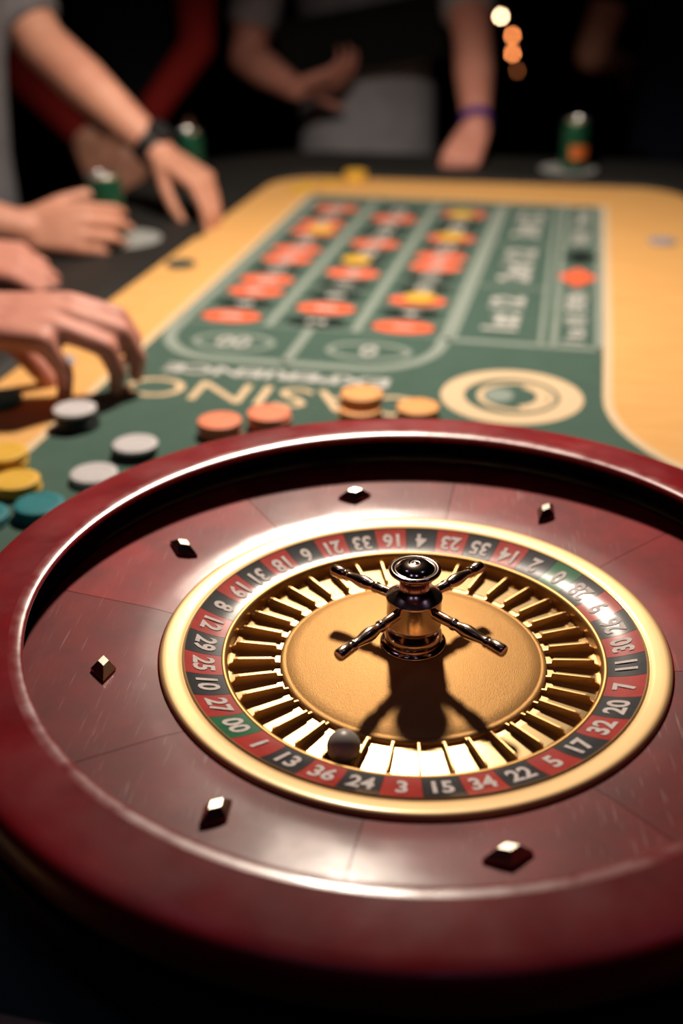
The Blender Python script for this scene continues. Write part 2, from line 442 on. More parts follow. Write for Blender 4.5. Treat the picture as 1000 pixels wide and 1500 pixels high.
# pockets: brass floors and upright frets
for k in range(38):
    a = PHI - k * ST
    prof = [(0.0835, -0.0140), (0.0890, -0.0138), (0.0893, -0.0133), (0.1100, -0.0137), (0.1162, -0.0140), (0.1162, -0.0185), (0.0835, -0.0185)]
    wpart('pocket_floor', MB().lathe(prof, 3, a - ST / 2 + 0.004, a + ST / 2 - 0.004, closed=True), MT['gold_pocket'], smooth=False)
    b = a + ST / 2
    R = Matrix.Rotation(b, 4, 'Z')
    t = 0.00062
    pr = [(0.0835, -0.0180), (0.0835, -0.0112), (0.0866, -0.0108), (0.0872, -0.0082), (0.1100, -0.0071), (0.1126, -0.0074), (0.1130, -0.0098), (0.1160, -0.0112), (0.1160, -0.0180)]
    vs = [R @ Vector((x, t * (1.6 if z < -0.015 else 1), z)) for x, z in pr] + [R @ Vector((x, -t * (1.6 if z < -0.015 else 1), z)) for x, z in pr]
    n = len(pr)
    fs = [list(range(n)), list(range(n, 2 * n))[::-1]] + [[i, (i + 1) % n, (i + 1) % n + n, i + n] for i in range(n)]
    wpart('fret', MB().add(vs, fs), MT['fret'], smooth=False)

wpart('gold_disc', MB().lathe([(0.0, 0.0), (0.018, -0.0006), (0.035, -0.0024), (0.055, -0.0056), (0.072, -0.0088), (0.0795, -0.0103), (0.0803, -0.0108), (0.0809, -0.0106), (0.0826, -0.0112),
                              (0.0836, -0.0120), (0.0838, -0.0132), (0.0832, -0.0145), (0.0832, -0.0185)], 160), MT['gold_disc'], angle=60)

turret = wpart('turret', MB().lathe([(0.0, 0.0440), (0.0086, 0.0440), (0.0089, 0.0400), (0.0096, 0.0388), (0.0130, 0.0368), (0.0160, 0.0349), (0.0172, 0.0340), (0.0174, 0.0332), (0.0172, 0.0322), (0.0170, 0.0310), (0.0168, 0.0160), (0.0172, 0.0150),
                                     (0.0170, 0.0138), (0.0156, 0.0130), (0.0150, 0.0122), (0.0153, 0.0113), (0.0164, 0.0100), (0.0176, 0.0080), (0.0180, 0.0062), (0.0176, 0.0044), (0.0164, 0.0030), (0.0160, 0.0020)], 96), MT['bronze'], angle=30)
wpart('base_flange', MB().lathe([(0.0150, 0.0024), (0.0175, 0.0022), (0.0198, 0.0016), (0.0207, 0.0006), (0.0209, -0.0010), (0.0200, -0.0020)], 96), MT['chrome'], turret, angle=60)
wpart('knob', MB().lathe([(0.0088, 0.0405), (0.0090, 0.0425), (0.0096, 0.0450), (0.0110, 0.0477), (0.0132, 0.0498), (0.0148, 0.0508), (0.0157, 0.0516), (0.0160, 0.0525), (0.0157, 0.0534), (0.0147, 0.0540), (0.0132, 0.0539), (0.0122, 0.0533),
                          (0.0117, 0.0534), (0.0108, 0.0546), (0.0090, 0.0559), (0.0065, 0.0569), (0.0040, 0.0573), (0.0036, 0.0569), (0.0030, 0.0567), (0.0018, 0.0571), (0.0, 0.0573)], 96), MT['chrome'], turret, angle=50)
sp_prof = [(0.0, 0.0036), (0.14, 0.0036), (0.27, 0.0035), (0.285, 0.0041), (0.315, 0.0041), (0.33, 0.0034), (0.36, 0.0033), (0.40, 0.0039), (0.45, 0.0045), (0.50, 0.0047), (0.56, 0.0044), (0.62, 0.0037), (0.67, 0.0032),
           (0.71, 0.0030), (0.735, 0.0031), (0.745, 0.0040), (0.775, 0.0040), (0.785, 0.0035), (0.80, 0.0036), (0.812, 0.0043), (0.97, 0.0043), (0.99, 0.0039), (1.0, 0.0030), (1.0, 0.0)]
for k in range(4):
    a = rad(51.0 + 90 * k)
    p0 = Vector((0.0150 * cos(a), 0.0150 * sin(a), 0.0275)); p1 = Vector((0.0685 * cos(a), 0.0685 * sin(a), 0.0245))
    d = p1 - p0; R = d.to_track_quat('Z', 'Y').to_matrix().to_4x4(); R.translation = p0
    wpart('spoke', MB().lathe([(r * 0.93, t * d.length) for t, r in sp_prof], 28, M=R), MT['bronze'], turret, angle=50)

# the ball in the pocket of 36
ka = PHI - ORDER.index('36') * ST
ball = link('roulette_ball', MB().ell((0, 0, 0), (0.0096, 0.0096, 0.0096), n=40, m=24).mesh('ball', True), MT['ball'], loc=(0.1045 * cos(ka), 0.1045 * sin(ka), Z0 - 0.0136 + 0.0096))
tag(ball, 'small ivory grey ball resting in a pocket of the roulette wheel', 'ball')

# ------------------------------------------------------------------ the table
LX, LY, PSI, CW, CH, ZF = -0.148121, 0.778619, -0.150573, 0.117026, 0.0573093, -0.075
table = thing('roulette_table', 'long roulette table with green printed layout, golden wood border and black padded rail', 'table', (LX, LY, ZF), PSI)


def tw(x, y, z=0.0):
    """table coordinates to wheel coordinates"""
    return Vector((LX + x * cos(PSI) - y * sin(PSI), LY + x * sin(PSI) + y * cos(PSI), ZF + z))


def round_poly(pts, r, n=10):
    """polygon (counter-clockwise) with rounded corners"""
    out = []
    N = len(pts)
    for i in range(N):
        p = Vector(pts[i]); a = Vector(pts[i - 1]); b = Vector(pts[(i + 1) % N])
        u = (a - p).normalized(); v = (b - p).normalized()
        rr = r[i] if isinstance(r, (list, tuple)) else r
        if rr <= 0: out.append(p); continue
        th = u.angle(v); t = rr / math.tan(th / 2); c = p + (u + v).normalized() * (rr / sin(th / 2))
        s = p + u * t; e = p + v * t
        a0 = math.atan2((s - c).y, (s - c).x); a1 = math.atan2((e - c).y, (e - c).x)
        da = (a1 - a0 + PI) % (2 * PI) - PI
        for k in range(n + 1):
            q = a0 + da * k / n
            out.append(c + Vector((cos(q), sin(q))) * rr)
    return out


def offset_poly(p, d):
    N = len(p); out = []
    for i in range(N):
        e0 = (p[i] - p[i - 1]); e1 = (p[(i + 1) % N] - p[i])
        if e0.length < 1e-7: e0 = e1
        if e1.length < 1e-7: e1 = e0
        n0 = Vector((e0.y, -e0.x)).normalized(); n1 = Vector((e1.y, -e1.x)).normalized()
        n = (n0 + n1).normalized(); out.append(p[i] + n * (d / max(0.3, n.dot(n0))))
    return out


def sheet(pts, z, thick=None):
    mb = MB(); n = len(pts)
    vs = [Vector((p[0], p[1], z)) for p in pts]
    if thick:
        vs += [Vector((p[0], p[1], z - thick)) for p in pts]
        return mb.add(vs, [list(range(n)), list(range(n, 2 * n))[::-1]] + [[i, i + n, (i + 1) % n + n, (i + 1) % n] for i in range(n)])
    return mb.add(vs, [list(range(n))])


def tpart(name, mb, m, parent=None, smooth=False):
    return link(name, mb.mesh(name, smooth), m, parent or table)


top_outline = round_poly([(-0.320, -1.06), (0.70, -1.06), (0.502, 0.975), (-0.298, 0.955)], [0.16, 0.16, 0.10, 0.10], 12)
tpart('border', sheet(top_outline, 0.0, 0.03), MT['wood'])
rail = MB()
prof = [(-0.002, -0.02), (0.0, 0.002), (0.006, 0.008), (0.020, 0.011), (0.10, 0.012), (0.22, 0.011), (0.255, 0.004), (0.272, -0.016), (0.272, -0.05), (0.25, -0.065), (0.0, -0.065)]
rings = []
for d, z in prof: rings.append([Vector((p.x, p.y, z)) for p in offset_poly(top_outline, d)])
rings.append(rings[0])
tpart('rail', rail.loft(rings, cap=False), MT['rail'], smooth=True)
body = round_poly([(-0.36, -1.05), (0.72, -1.05), (0.53, 1.00), (-0.34, 0.98)], 0.14, 8)
tpart('apron', sheet(body, -0.03, 0.16), MT['table_body'])
for x, y in ((-0.22, 0.80), (0.38, 0.82), (-0.22, -0.90), (0.56, -0.90)):
    tpart('leg', MB().lathe([(0.0, -0.19), (0.045, -0.19), (0.045, -0.24), (0.032, -0.28), (0.038, -0.5), (0.030, -0.72), (0.046, -0.755), (0.046, -0.784), (0.0, -0.784)], 24, M=Matrix.Translation((x, y, 0))), MT['table_body'], smooth=True)

gpts = [(-0.183, -1.0), (0.60, -1.0), (0.60, -0.36)]
cx, cyy, rr = 0.60, -0.13, 0.225                                        # the green swells out beside the wheel
for k in range(13):
    t = rad(-90 - 90 * k / 12)
    gpts.append((cx + rr * cos(t), cyy + 0.23 * sin(t)))
gpts += [(0.372, 0.10), (0.356, 0.792), (-0.190, 0.792)]
gpts = [Vector(p) for p in gpts]
tpart('border_line', sheet(offset_poly(gpts, 0.011), 0.0006), MT['gold_ink'])
tpart('felt', sheet(gpts, 0.0011), MT['felt'])
INK = 0.0015


def stroke(pts, wd, closed=False, z=INK):
    pts = [Vector(p) for p in pts]; n = len(pts); L_, R_ = [], []
    for i in range(n):
        a = pts[i - 1] if (i or closed) else pts[i]; b = pts[(i + 1) % n] if (i < n - 1 or closed) else pts[i]
        d = (b - a).normalized(); nn = Vector((-d.y, d.x)) * wd / 2
        L_.append(pts[i] + nn); R_.append(pts[i] - nn)
    vs = [(p.x, p.y, z) for p in L_ + R_]
    return MB().add(vs, [[i, i + n, (i + 1) % n + n, (i + 1) % n] for i in range(n if closed else n - 1)])


def ellipse(cx, cy, rx, ry, n=32, a0=0, a1=360):
    return [(cx + rx * cos(rad(a0 + (a1 - a0) * i / n)), cy + ry * sin(rad(a0 + (a1 - a0) * i / n))) for i in range(n + (0 if a1 - a0 == 360 else 1))]


def line(pts, wd, m='grey_ink', closed=False, z=INK):
    return tpart('printed_line', stroke(pts, wd, closed, z), MT[m])


ROW = lambda r: r * CH                                                   # centre of row r
y0r, y1r = ROW(0.5), ROW(12.5)
XS = [-1.5 * CW, -0.5 * CW, 0.5 * CW, 1.5 * CW]
for i, x in enumerate(XS): line([(x, y0r), (x, ROW(13.3))], 0.012)
for r in range(1, 14): line([(XS[0], ROW(r - 0.5)), (XS[3], ROW(r - 0.5))], 0.0035, z=INK + 0.0001)
# rounded zero field nearest the wheel
zx = [(XS[0], y0r)]
for k in range(11):
    t = rad(180 + 90 * k / 10); zx.append((XS[0] + 0.085 + 0.085 * cos(t), 0.000 + 0.100 * sin(t)))
for k in range(11):
    t = rad(270 + 90 * k / 10); zx.append((XS[3] - 0.085 + 0.085 * cos(t), 0.000 + 0.100 * sin(t)))
zx.append((XS[3], y0r))
line(zx, 0.016)
line([(0, -0.1), (0, y0r)], 0.012)
# dozens and outside bets
DX0, DX1, OX0, OX1 = 0.192, 0.296, 0.305, 0.360
line([(0.186, 0.024), (0.186, 0.772)], 0.007); line([(DX1, 0.024), (0.276, 0.772)], 0.006); line([(0.312, 0.024), (0.292, 0.79)], 0.008)
line([(0.368, 0.02), (0.350, 0.79)], 0.010); line([(XS[3], 0.022), (0.372, 0.022)], 0.012)
for y in (0.262, 0.496, 0.770): line([(0.186, y), (0.286, y)], 0.005)
for y in (0.151, 0.266, 0.381, 0.496, 0.611): line([(0.305, y), (0.362, y)], 0.004)


def print_text(s, x, y, size, rot, m='white_ink', bold=0.0, sx=1.0, name='lettering', z=INK + 0.0004, parent=None):
    vs, fs = text_mesh(s, size, bold, sx)
    R = Matrix.Rotation(rot, 3, 'Z')
    return tpart(name, MB().add([R @ v + Vector((x, y, z)) for v in vs], fs), MT[m], parent)


for c in range(3):
    for r in range(1, 13):
        n = 3 * (r - 1) + (3 - c)
        x = (c - 1) * CW; y = ROW(r)
        ov = tpart('red_oval' if n in REDS else 'black_oval', sheet(ellipse(x, y, 0.041, 0.0235, 28), INK + 0.0002), MT['red_ink' if n in REDS else 'black_ink'])
        print_text(str(n), x, y, 0.034, rad(90), bold=0.0014, name='numeral', parent=ov)
for s, x in (('00', -0.083), ('0', 0.091)):
    line(ellipse(x, -0.040, 0.050, 0.028, 36), 0.008, closed=True)
    print_text(s, x, -0.040, 0.044, 0, bold=0.001, name='numeral')
for s, y in (('1st 12', 0.143), ('2nd 12', 0.379), ('3rd 12', 0.633)):
    print_text(s, 0.240 - 0.01 * (y - 0.14), y, 0.062, rad(90), bold=0.0022)
for s, y in (('1 to 18', 0.090), ('EVEN', 0.208), ('ODD', 0.555), ('19 to 36', 0.690)):
    print_text(s, 0.337 - 0.02 * y, y, 0.036, rad(90), bold=0.0014)
for y, m, nm in ((0.330, 'red_ink', 'red_diamond'), (0.442, 'black_ink', 'black_diamond')):
    tpart(nm, sheet([(0.330 - 0.030, y), (0.330, y - 0.048), (0.330 + 0.030, y), (0.330, y + 0.048)], INK + 0.0002), MT[m])
# upside-down lettering for the far end of the table and the round gold emblem
print_text('CASINO', 0.015, -0.205, 0.080, PI, 'gold_ink', 0.0, 1.22)
print_text('EXPERIENCE', 0.0, -0.142, 0.036, PI, 'white_ink', 0.0014, 1.36)
em = tpart('round_emblem', stroke(ellipse(0.276, -0.150, 0.066, 0.066, 48), 0.026, True), MT['gold_ink'])
tpart('emblem_ring', stroke(ellipse(0.281, -0.150, 0.040, 0.040, 48), 0.007, True), MT['gold_ink'], em)
tpart('emblem_crescent', stroke(ellipse(0.276, -0.150, 0.034, 0.034, 24, -70, 70), 0.012), MT['gold_ink'], em)
tpart('emblem_disc', sheet(ellipse(0.262, -0.150, 0.016, 0.020, 24), INK), MT['grey_ink'], em)

# ------------------------------------------------------------------ chips
CR, CT = 0.0225, 0.0040
chip_meshes = {}


def chip_mesh(key):
    if key in chip_meshes: return chip_meshes[key]
    b = MB().lathe([(0.0, 0.0), (CR - 0.0012, 0.0), (CR - 0.0003, 0.0004), (CR, 0.0010), (CR, CT - 0.0010), (CR - 0.0003, CT - 0.0004), (CR - 0.0012, CT), (CR * 0.66, CT), (CR * 0.64, CT - 0.0004), (0.0, CT - 0.0004)], 40).mesh('chip', True, angle=25)
    b.materials.append(MT[key])
    i = MB().lathe([(CR * 0.62, CT - 0.0003), (0.0, CT - 0.0002)], 40).mesh('inlay', True)
    i.materials.append(MT[key])
    chip_meshes[key] = (b, i)
    return chip_meshes[key]


def chip(key, p, label, group, rot=None, tilt=None):
    b, i = chip_mesh(key)
    o = link('casino_chip', b, None, loc=(p[0], p[1], p[2] + Z0))
    o.rotation_euler = (tilt[0], tilt[1], rot or rng.random() * 6) if tilt else (0, 0, rot if rot is not None else rng.random() * 6)
    tag(o, label, 'chip', group)
    link('inlay', i, None, o)
    return o


ZT = ZF + INK + 0.0004


def stack(keys, x, y, labels, group, jit=0.0012, shift=None, z=ZT):
    for i, k in enumerate(keys):
        dx, dy = (rng.uniform(-jit, jit), rng.uniform(-jit, jit))
        if shift and i >= shift[0]: dx += shift[1]; dy += shift[2]
        chip(k, (x + dx, y + dy, z + i * (CT + 0.0001)), labels[i] if isinstance(labels, list) else labels, group)


def ranks(n, what, where):
    w_ = ['bottom', 'second from bottom', 'third from bottom', 'fourth from bottom', 'fifth from bottom', 'sixth from bottom']
    return [what + ', ' + ('topmost' if i == n - 1 else w_[i]) + ' ' + where for i in range(n)]


stack(['chip_orange'] * 4, -0.205, 0.469, ranks(4, 'coral chip', 'in the coral stack farther from the peach chips'), 'coral chip stack farther from the peach chips')
stack(['chip_orange'] * 4, -0.156, 0.490, ranks(4, 'coral chip', 'in the coral stack closer to the peach chips'), 'coral chip stack closer to the peach chips')
stack(['chip_peach'] * 6, -0.063, 0.518, ranks(6, 'peach chip', 'in the tall uneven stack behind the wheel'), 'tall peach chip stack', shift=(3, 0.001, 0.012))
stack(['chip_peach'] * 3, -0.002, 0.526, ranks(3, 'peach chip', 'in the low stack near the round emblem'), 'low peach chip stack')
stack(['chip_black', 'chip_black', 'chip_white'], -0.282, 0.415, ['black chip lowest under the white chip behind the wheel', 'black chip directly under the white chip behind the wheel', 'white chip on top of two black chips near the wheel'], 'white and black chip stack')
stack(['chip_white'] * 2, -0.308, 0.356, ['lower of two white chips half hidden by the wheel rim', 'upper of two white chips half hidden by the wheel rim'], 'white chip pair by the rim')
stack(['chip_black'] * 4 + ['chip_white'], -0.360, 0.482, ranks(5, 'black chip', 'in the stack under the nearest fingertips')[:4] + ['white chip on top of a black stack under the nearest fingertips'], 'chip stack under the nearest hand')
stack(['chip_yellow'] * 5, -0.400, 0.372, ranks(5, 'yellow chip', 'in the taller yellow stack by the teal chips'), 'taller yellow chip stack')
stack(['chip_yellow'] * 3, -0.374, 0.330, ranks(3, 'yellow chip', 'in the lower yellow stack by the teal chips'), 'lower yellow chip stack')
stack(['chip_teal'] * 3, -0.338, 0.284, ranks(3, 'teal chip', 'in the teal stack nearest the wheel rim'), 'teal chip stack beside the wheel')
stack(['chip_teal'] * 2, -0.385, 0.268, ['lower of two teal chips in front of the yellow stacks', 'upper of two teal chips in front of the yellow stacks'], 'low teal chip stack')
stack(['chip_teal'] * 2, -0.462, 0.540, ['lower of two teal chips behind the hand picking up chips', 'upper of two teal chips behind the hand picking up chips'], 'teal chips behind the nearest hand')
zb = ZF + 0.0004
chip('chip_grey', (-0.439, 0.667, zb), 'grey chip on the wood border seen between the nearest fingers', None)
chip('chip_darkgreen', (-0.373, 1.098, zb), 'lone dark green chip lying on the golden wood border', None)
chip('chip_black', (-0.392, 1.284, zb), 'black chip pinched by the hand with the watch', None)
chip('chip_grey', (0.387, 1.264, zb), 'lone grey chip on the wide wood border opposite the players', None)
stack(['chip_yellow'] * 5, -0.141, 1.716, ranks(5, 'yellow chip', 'in the stack at the far table edge'), 'yellow chip stack at the far edge', z=zb)
for k, (x, y) in enumerate(((-0.232, 1.660), (-0.190, 1.690), (-0.245, 1.622))):
    chip('chip_yellow', (x, y, zb), ['flat yellow chip left of the far yellow stack, middle of three', 'flat yellow chip right beside the far yellow stack', 'flat yellow chip furthest from the far yellow stack'][k], 'loose yellow chips at the far edge')
for (x, y), t in (((-0.175, 1.313), 'yellow chip on the column of threes, far red field'), ((-0.103, 1.125), 'yellow chip in the middle number column above a red oval'), ((-0.003, 0.935), 'yellow chip on the number column by the dozens, second from wheel'),
                  ((0.046, 1.272), 'yellow chip on the number column by the dozens, second from far end'), ((0.066, 1.429), 'yellow chip on the number column by the dozens, at far end')):
    chip('chip_yellow', (x, y, ZT), t, 'yellow chips bet on the layout')

# ------------------------------------------------------------------ cans and coasters


def can(name, label, x, y, z, r=0.029, h=0.104, printed=False):
    t = thing(name, label, 'can', (x, y, z), rotz=0.4)
    link('body', MB().lathe([(0.0, 0.004), (r * 0.70, 0.0), (r * 0.76, 0.0), (r * 0.98, 0.010), (r, 0.016), (r, h - 0.020), (r * 0.985, h - 0.014), (r * 0.84, h - 0.004)], 40).mesh('body', True, angle=50), MT['can'], t)
    link('rim', MB().lathe([(r * 0.84, h - 0.004), (r * 0.87, h), (r * 0.84, h + 0.001), (r * 0.80, h - 0.001), (r * 0.78, h - 0.005)], 40).mesh('rim', True), MT['can_metal'], t)
    link('lid', MB().lathe([(r * 0.79, h - 0.005), (0.0, h - 0.0045)], 40).mesh('lid', True), MT['can_lid'], t)
    tb = MB().lathe([(0.005, 0.0), (0.009, 0.0), (0.009, 0.0012), (0.005, 0.0012)], 20, M=Matrix.Translation((0.006, 0, h - 0.0042)), closed=True)
    link('pull_tab', tb.mesh('tab', True), MT['can_metal'], t)
    if printed:
        link('printed_band', MB().lathe([(r + 0.0003, 0.024), (r + 0.0003, 0.050)], 14, -2.4, -0.9).mesh('band', True), MT['can_label'], t)
    return t


zr = ZF + 0.012
can('drink_can', 'green drink can gripped by a hand on the black rail', -0.508, 1.190, zr + 0.002)
can('drink_can', 'green drink can standing behind the wrist with the watch', -0.460, 1.645, zr, 0.027, 0.098)
can('drink_can', 'green can with orange print at the far end of the table', 0.298, 1.780, zr + 0.002, 0.027, 0.098, printed=True)


def coaster(label, x, y, z, r=0.058):
    t = tag(link('coaster', MB().lathe([(0.0, 0.0), (r - 0.002, 0.0), (r, 0.0008), (r - 0.001, 0.0018), (r - 0.006, 0.0018), (r - 0.007, 0.0010), (0.0, 0.0010)], 40).mesh('coaster', True, angle=25), MT['coaster'], loc=(x, y, z + Z0)), label, 'coaster')
    return t


coaster('pale paper coaster under the can gripped by a hand', -0.484, 1.204, zr)
coaster('pale paper coaster under the can with orange print', 0.290, 1.790, zr)

# ------------------------------------------------------------------ people


def remesh(mb, name, voxel, smooth=6, off=Vector((0, 0, 0))):
    me = mb.mesh(name + '_raw', False, off)
    o = bpy.data.objects.new(name, me); COL.objects.link(o)
    r = o.modifiers.new('r', 'REMESH'); r.mode = 'VOXEL'; r.voxel_size = voxel; r.use_smooth_shade = True
    s = o.modifiers.new('s', 'SMOOTH'); s.factor = 0.5; s.iterations = smooth
    dg = bpy.context.evaluated_depsgraph_get(); dg.update()
    out = bpy.data.meshes.new_from_object(o.evaluated_get(dg)); out.name = name
    bpy.data.objects.remove(o); bpy.data.meshes.remove(me)
    out.polygons.foreach_set('use_smooth', [True] * len(out.polygons))
    return out


def hand(mb, W, f, n, side, curl, spread=0.10, thumb=(0.55, 0.75, -0.35), thumb_bend=0.3, s=1.0, nails=None, fat=1.0):
    """palm, four fingers and a thumb. W wrist, f along the fingers, n out of the back of the hand, side +1/-1: where the thumb is along f x n"""
    W = Vector(W); f = Vector(f).normalized(); n = Vector(n); n = (n - f * n.dot(f)).normalized(); t = f.cross(n) * side
    offs = [0.034, 0.012, -0.011, -0.032]; reach = [0.098, 0.102, 0.097, 0.088]
    lens = [(0.046, 0.028, 0.021), (0.051, 0.031, 0.022), (0.047, 0.029, 0.021), (0.036, 0.022, 0.019)]
    rr = [0.0100, 0.0102, 0.0096, 0.0084]
    for i in range(4):
        K = W + (f * reach[i] + t * offs[i]) * s
        mb.capsule(W + t * offs[i] * 0.55 * s, 0.0165 * s, K, 0.0118 * s)
        if i < 3: mb.capsule(W + (f * 0.055 + t * (offs[i] + offs[i + 1]) / 2 * 0.9) * s, 0.0145 * s, W + (f * 0.085 + t * (offs[i] + offs[i + 1]) / 2) * s, 0.0115 * s)
        c = curl[i]
        ang = 0.0; p = K; r = rr[i] * s * fat
        sd = (f + t * (offs[i] / 0.034) * spread).normalized()
        for j, l in enumerate(lens[i]):
            ang += c[j]
            d = sd * cos(ang) - n * sin(ang)
            q = p + d * l * s; r2 = r * (0.90 if j < 2 else 0.80)
            mb.capsule(p, r * (1.06 if j else 1.0), q, r2)
            if j == 2 and nails is not None: nails.append((q - d * 0.004 * s + (sd * sin(ang) + n * cos(ang)) * r2 * 0.85, d, sd * sin(ang) + n * cos(ang), r2))
            p, r = q, r2
    # thumb from the side of the palm, near its root
    B = W + (f * 0.022 + t * 0.024 - n * 0.006) * s
    d = (f * thumb[0] + t * thumb[1] + n * thumb[2]).normalized()
    q = B + d * 0.046 * s
    mb.capsule(B, 0.0175 * s, q, 0.0125 * s)
    d2 = (d + (f * 0.8 - t * 0.5) * thumb_bend).normalized(); q2 = q + d2 * 0.034 * s
    mb.capsule(q, 0.0120 * s, q2, 0.0105 * s)
    d3 = (d2 + (f * 0.6 - t * 0.6 - n * 0.2) * thumb_bend).normalized(); q3 = q2 + d3 * 0.026 * s
    mb.capsule(q2, 0.0108 * s, q3, 0.0085 * s)


def V(*a): return Vector(a)


def person(label, base, pelvis, chest, neck, head, fwd, arms, skin='skin', shirt='shirt_grey', sleeve=None, sleeve_len=0.9, sleeve_long=False, legs=True, voxel=0.0042, breadth=0.19, depth=0.115, limb=1.0):
    """arms: list of (shoulder, elbow, wrist, hand kwargs)"""
    t = thing('person', label, 'person', (base[0], base[1], -Z0))
    off = Vector((base[0], base[1], -Z0))
    fwd = Vector(fwd).normalized(); side = Vector((0, 0, 1)).cross(fwd)
    pelvis, chest, neck, head = map(Vector, (pelvis, chest, neck, head))
    body = MB(); shirtm = MB(); trou = MB(); hairm = MB(); shoes = MB(); nails = []

    def oval(c, rx, ry, n=24, upv=None):
        return [c + side * rx * cos(2 * PI * j / n) + fwd * ry * sin(2 * PI * j / n) for j in range(n)]
    mid = (pelvis + chest) / 2
    tor = [(pelvis - V(0, 0, 0.19), breadth * 0.92, depth * 1.02), (pelvis, breadth * 0.90, depth), (mid, breadth * 0.86, depth * 0.98), (chest, breadth, depth * 1.02), (chest + (neck - chest) * 0.45, breadth * 0.92, depth * 0.92), (chest + (neck - chest) * 0.72, breadth * 0.62, depth * 0.7), (neck - (neck - chest) * 0.05, 0.07, 0.07)]
    body.loft([oval(c, a * 0.93, b * 0.90) for c, a, b in tor])
    shirtm.loft([oval(c, a, b) for c, a, b in tor])
    body.capsule(neck - V(0, 0, 0.05), 0.058, head - fwd * 0.01, 0.055)
    # head with jaw, nose, brow and ears
    Rm = Matrix((side, fwd, V(0, 0, 1))).transposed()
    body.ell(head + V(0, 0, 0.05) - fwd * 0.005, (0.078, 0.098, 0.105), Rm)
    body.ell(head - V(0, 0, 0.035) + fwd * 0.025, (0.060, 0.070, 0.070), Rm)
    body.capsule(head + V(0, 0, 0.045) + fwd * 0.085, 0.010, head + V(0, 0, 0.0) + fwd * 0.112, 0.015)
    body.capsule(head + fwd * 0.088 - V(0, 0, 0.04) - side * 0.02, 0.009, head + fwd * 0.088 - V(0, 0, 0.04) + side * 0.02, 0.009)
    for sgn in (-1, 1):
        body.ell(head + side * 0.080 * sgn + V(0, 0, 0.02), (0.010, 0.022, 0.034), Rm, 12, 8)
    hairm.ell(head + V(0, 0, 0.072) - fwd * 0.018, (0.087, 0.100, 0.098), Rm)
    for S, E, Wr, hk in arms:
        S, E, Wr = map(Vector, (S, E, Wr))
        body.capsule(chest + (neck - chest) * 0.45 + (S - chest) * 0.5, 0.06, S, 0.055)
        body.capsule(S, 0.056 * limb, E, 0.043 * limb)
        m_ = E + (Wr - E) * 0.35
        body.capsule(E, 0.043 * limb, m_, 0.044 * limb); body.capsule(m_, 0.044 * limb, Wr, 0.028)
        hand(body, Wr, nails=nails, **hk)
        if sleeve_long:
            for p, r, q, r2 in ((S, 0.056, E, 0.042), (E, 0.042, E + (Wr - E) * 0.88, 0.037)): (shirtm if not sleeve else sleeve[1]).capsule(p, r, q, r2)
        else:
            shirtm.capsule(S, 0.070, S + (E - S) * sleeve_len, 0.062, flat1=True)
        shirtm.capsule(chest + (neck - chest) * 0.45 + (S - chest) * 0.5, 0.076, S, 0.072)
        shirtm.capsule(chest + (neck - chest) * 0.30 + (S - chest) * 0.3, 0.082, S, 0.072)
    foot_z = -Z0 + 0.03
    for sgn in (-1, 1):
        hip = pelvis + side * 0.085 * sgn - V(0, 0, 0.08)
        ank = Vector((pelvis.x, pelvis.y, foot_z + 0.05)) + side * 0.12 * sgn - fwd * 0.02
        knee = (hip + ank) / 2 + fwd * 0.03
        body.capsule(hip, 0.068, knee, 0.055); body.capsule(knee, 0.056, ank, 0.040)
        body.capsule(ank, 0.038, ank + fwd * 0.14 - V(0, 0, 0.045), 0.028)
        trou.capsule(hip - V(0, 0, 0.10), 0.094, knee, 0.072); trou.capsule(knee, 0.072, ank, 0.060, flat1=True)
        shoes.capsule(ank - V(0, 0, 0.03) - fwd * 0.03, 0.048, ank + fwd * 0.15 - V(0, 0, 0.040), 0.038)
    trou.loft([oval(c, a, b) for c, a, b in [(pelvis - V(0, 0, 0.26), breadth * 0.92, depth), (pelvis - V(0, 0, 0.14), breadth * 0.88, depth * 0.96)]])
    link('body', remesh(body, 'body', voxel, 5, off), MT[skin], t)
    link('shirt', remesh(shirtm, 'shirt', 0.009, 6, off), MT[shirt], t)
    if sleeve: link('sleeve', remesh(sleeve[1], 'sleeve', 0.009, 4, off), MT[sleeve[0]], t)
    link('trousers', remesh(trou, 'trousers', 0.011, 4, off), MT['trousers'], t)
    link('hair', remesh(hairm, 'hair', 0.009, 2, off), MT['hair'], t)
    link('shoes', remesh(shoes, 'shoes', 0.009, 2, off), MT['strap'], t)
    return t, off, nails


def band(name, t, off, p, d, r, wd, m, face=False, fdir=None):
    d = Vector(d).normalized(); R = d.to_track_quat('Z', 'Y').to_matrix().to_4x4(); R.translation = Vector(p)
    mb = MB().lathe([(r, -wd / 2), (r + 0.003, -wd / 2 + 0.001), (r + 0.003, wd / 2 - 0.001), (r, wd / 2)], 32, M=R)
    o = link(name, mb.mesh(name, True, off), MT[m], t)
    if face:
        fd = Vector(fdir); fd = (fd - d * fd.dot(d)).normalized(); R2 = fd.to_track_quat('Z', 'Y').to_matrix().to_4x4(); R2.translation = Vector(p) + fd * (r - 0.001)
        link('watch_case', MB().lathe([(0.0, 0.0), (0.021, 0.0), (0.022, 0.003), (0.021, 0.009), (0.018, 0.010), (0.0, 0.010)], 28, M=R2).mesh('case', True, off), MT['strap'], o)
    return o


def C4(a, b, c): return [(a, b, c)] * 4


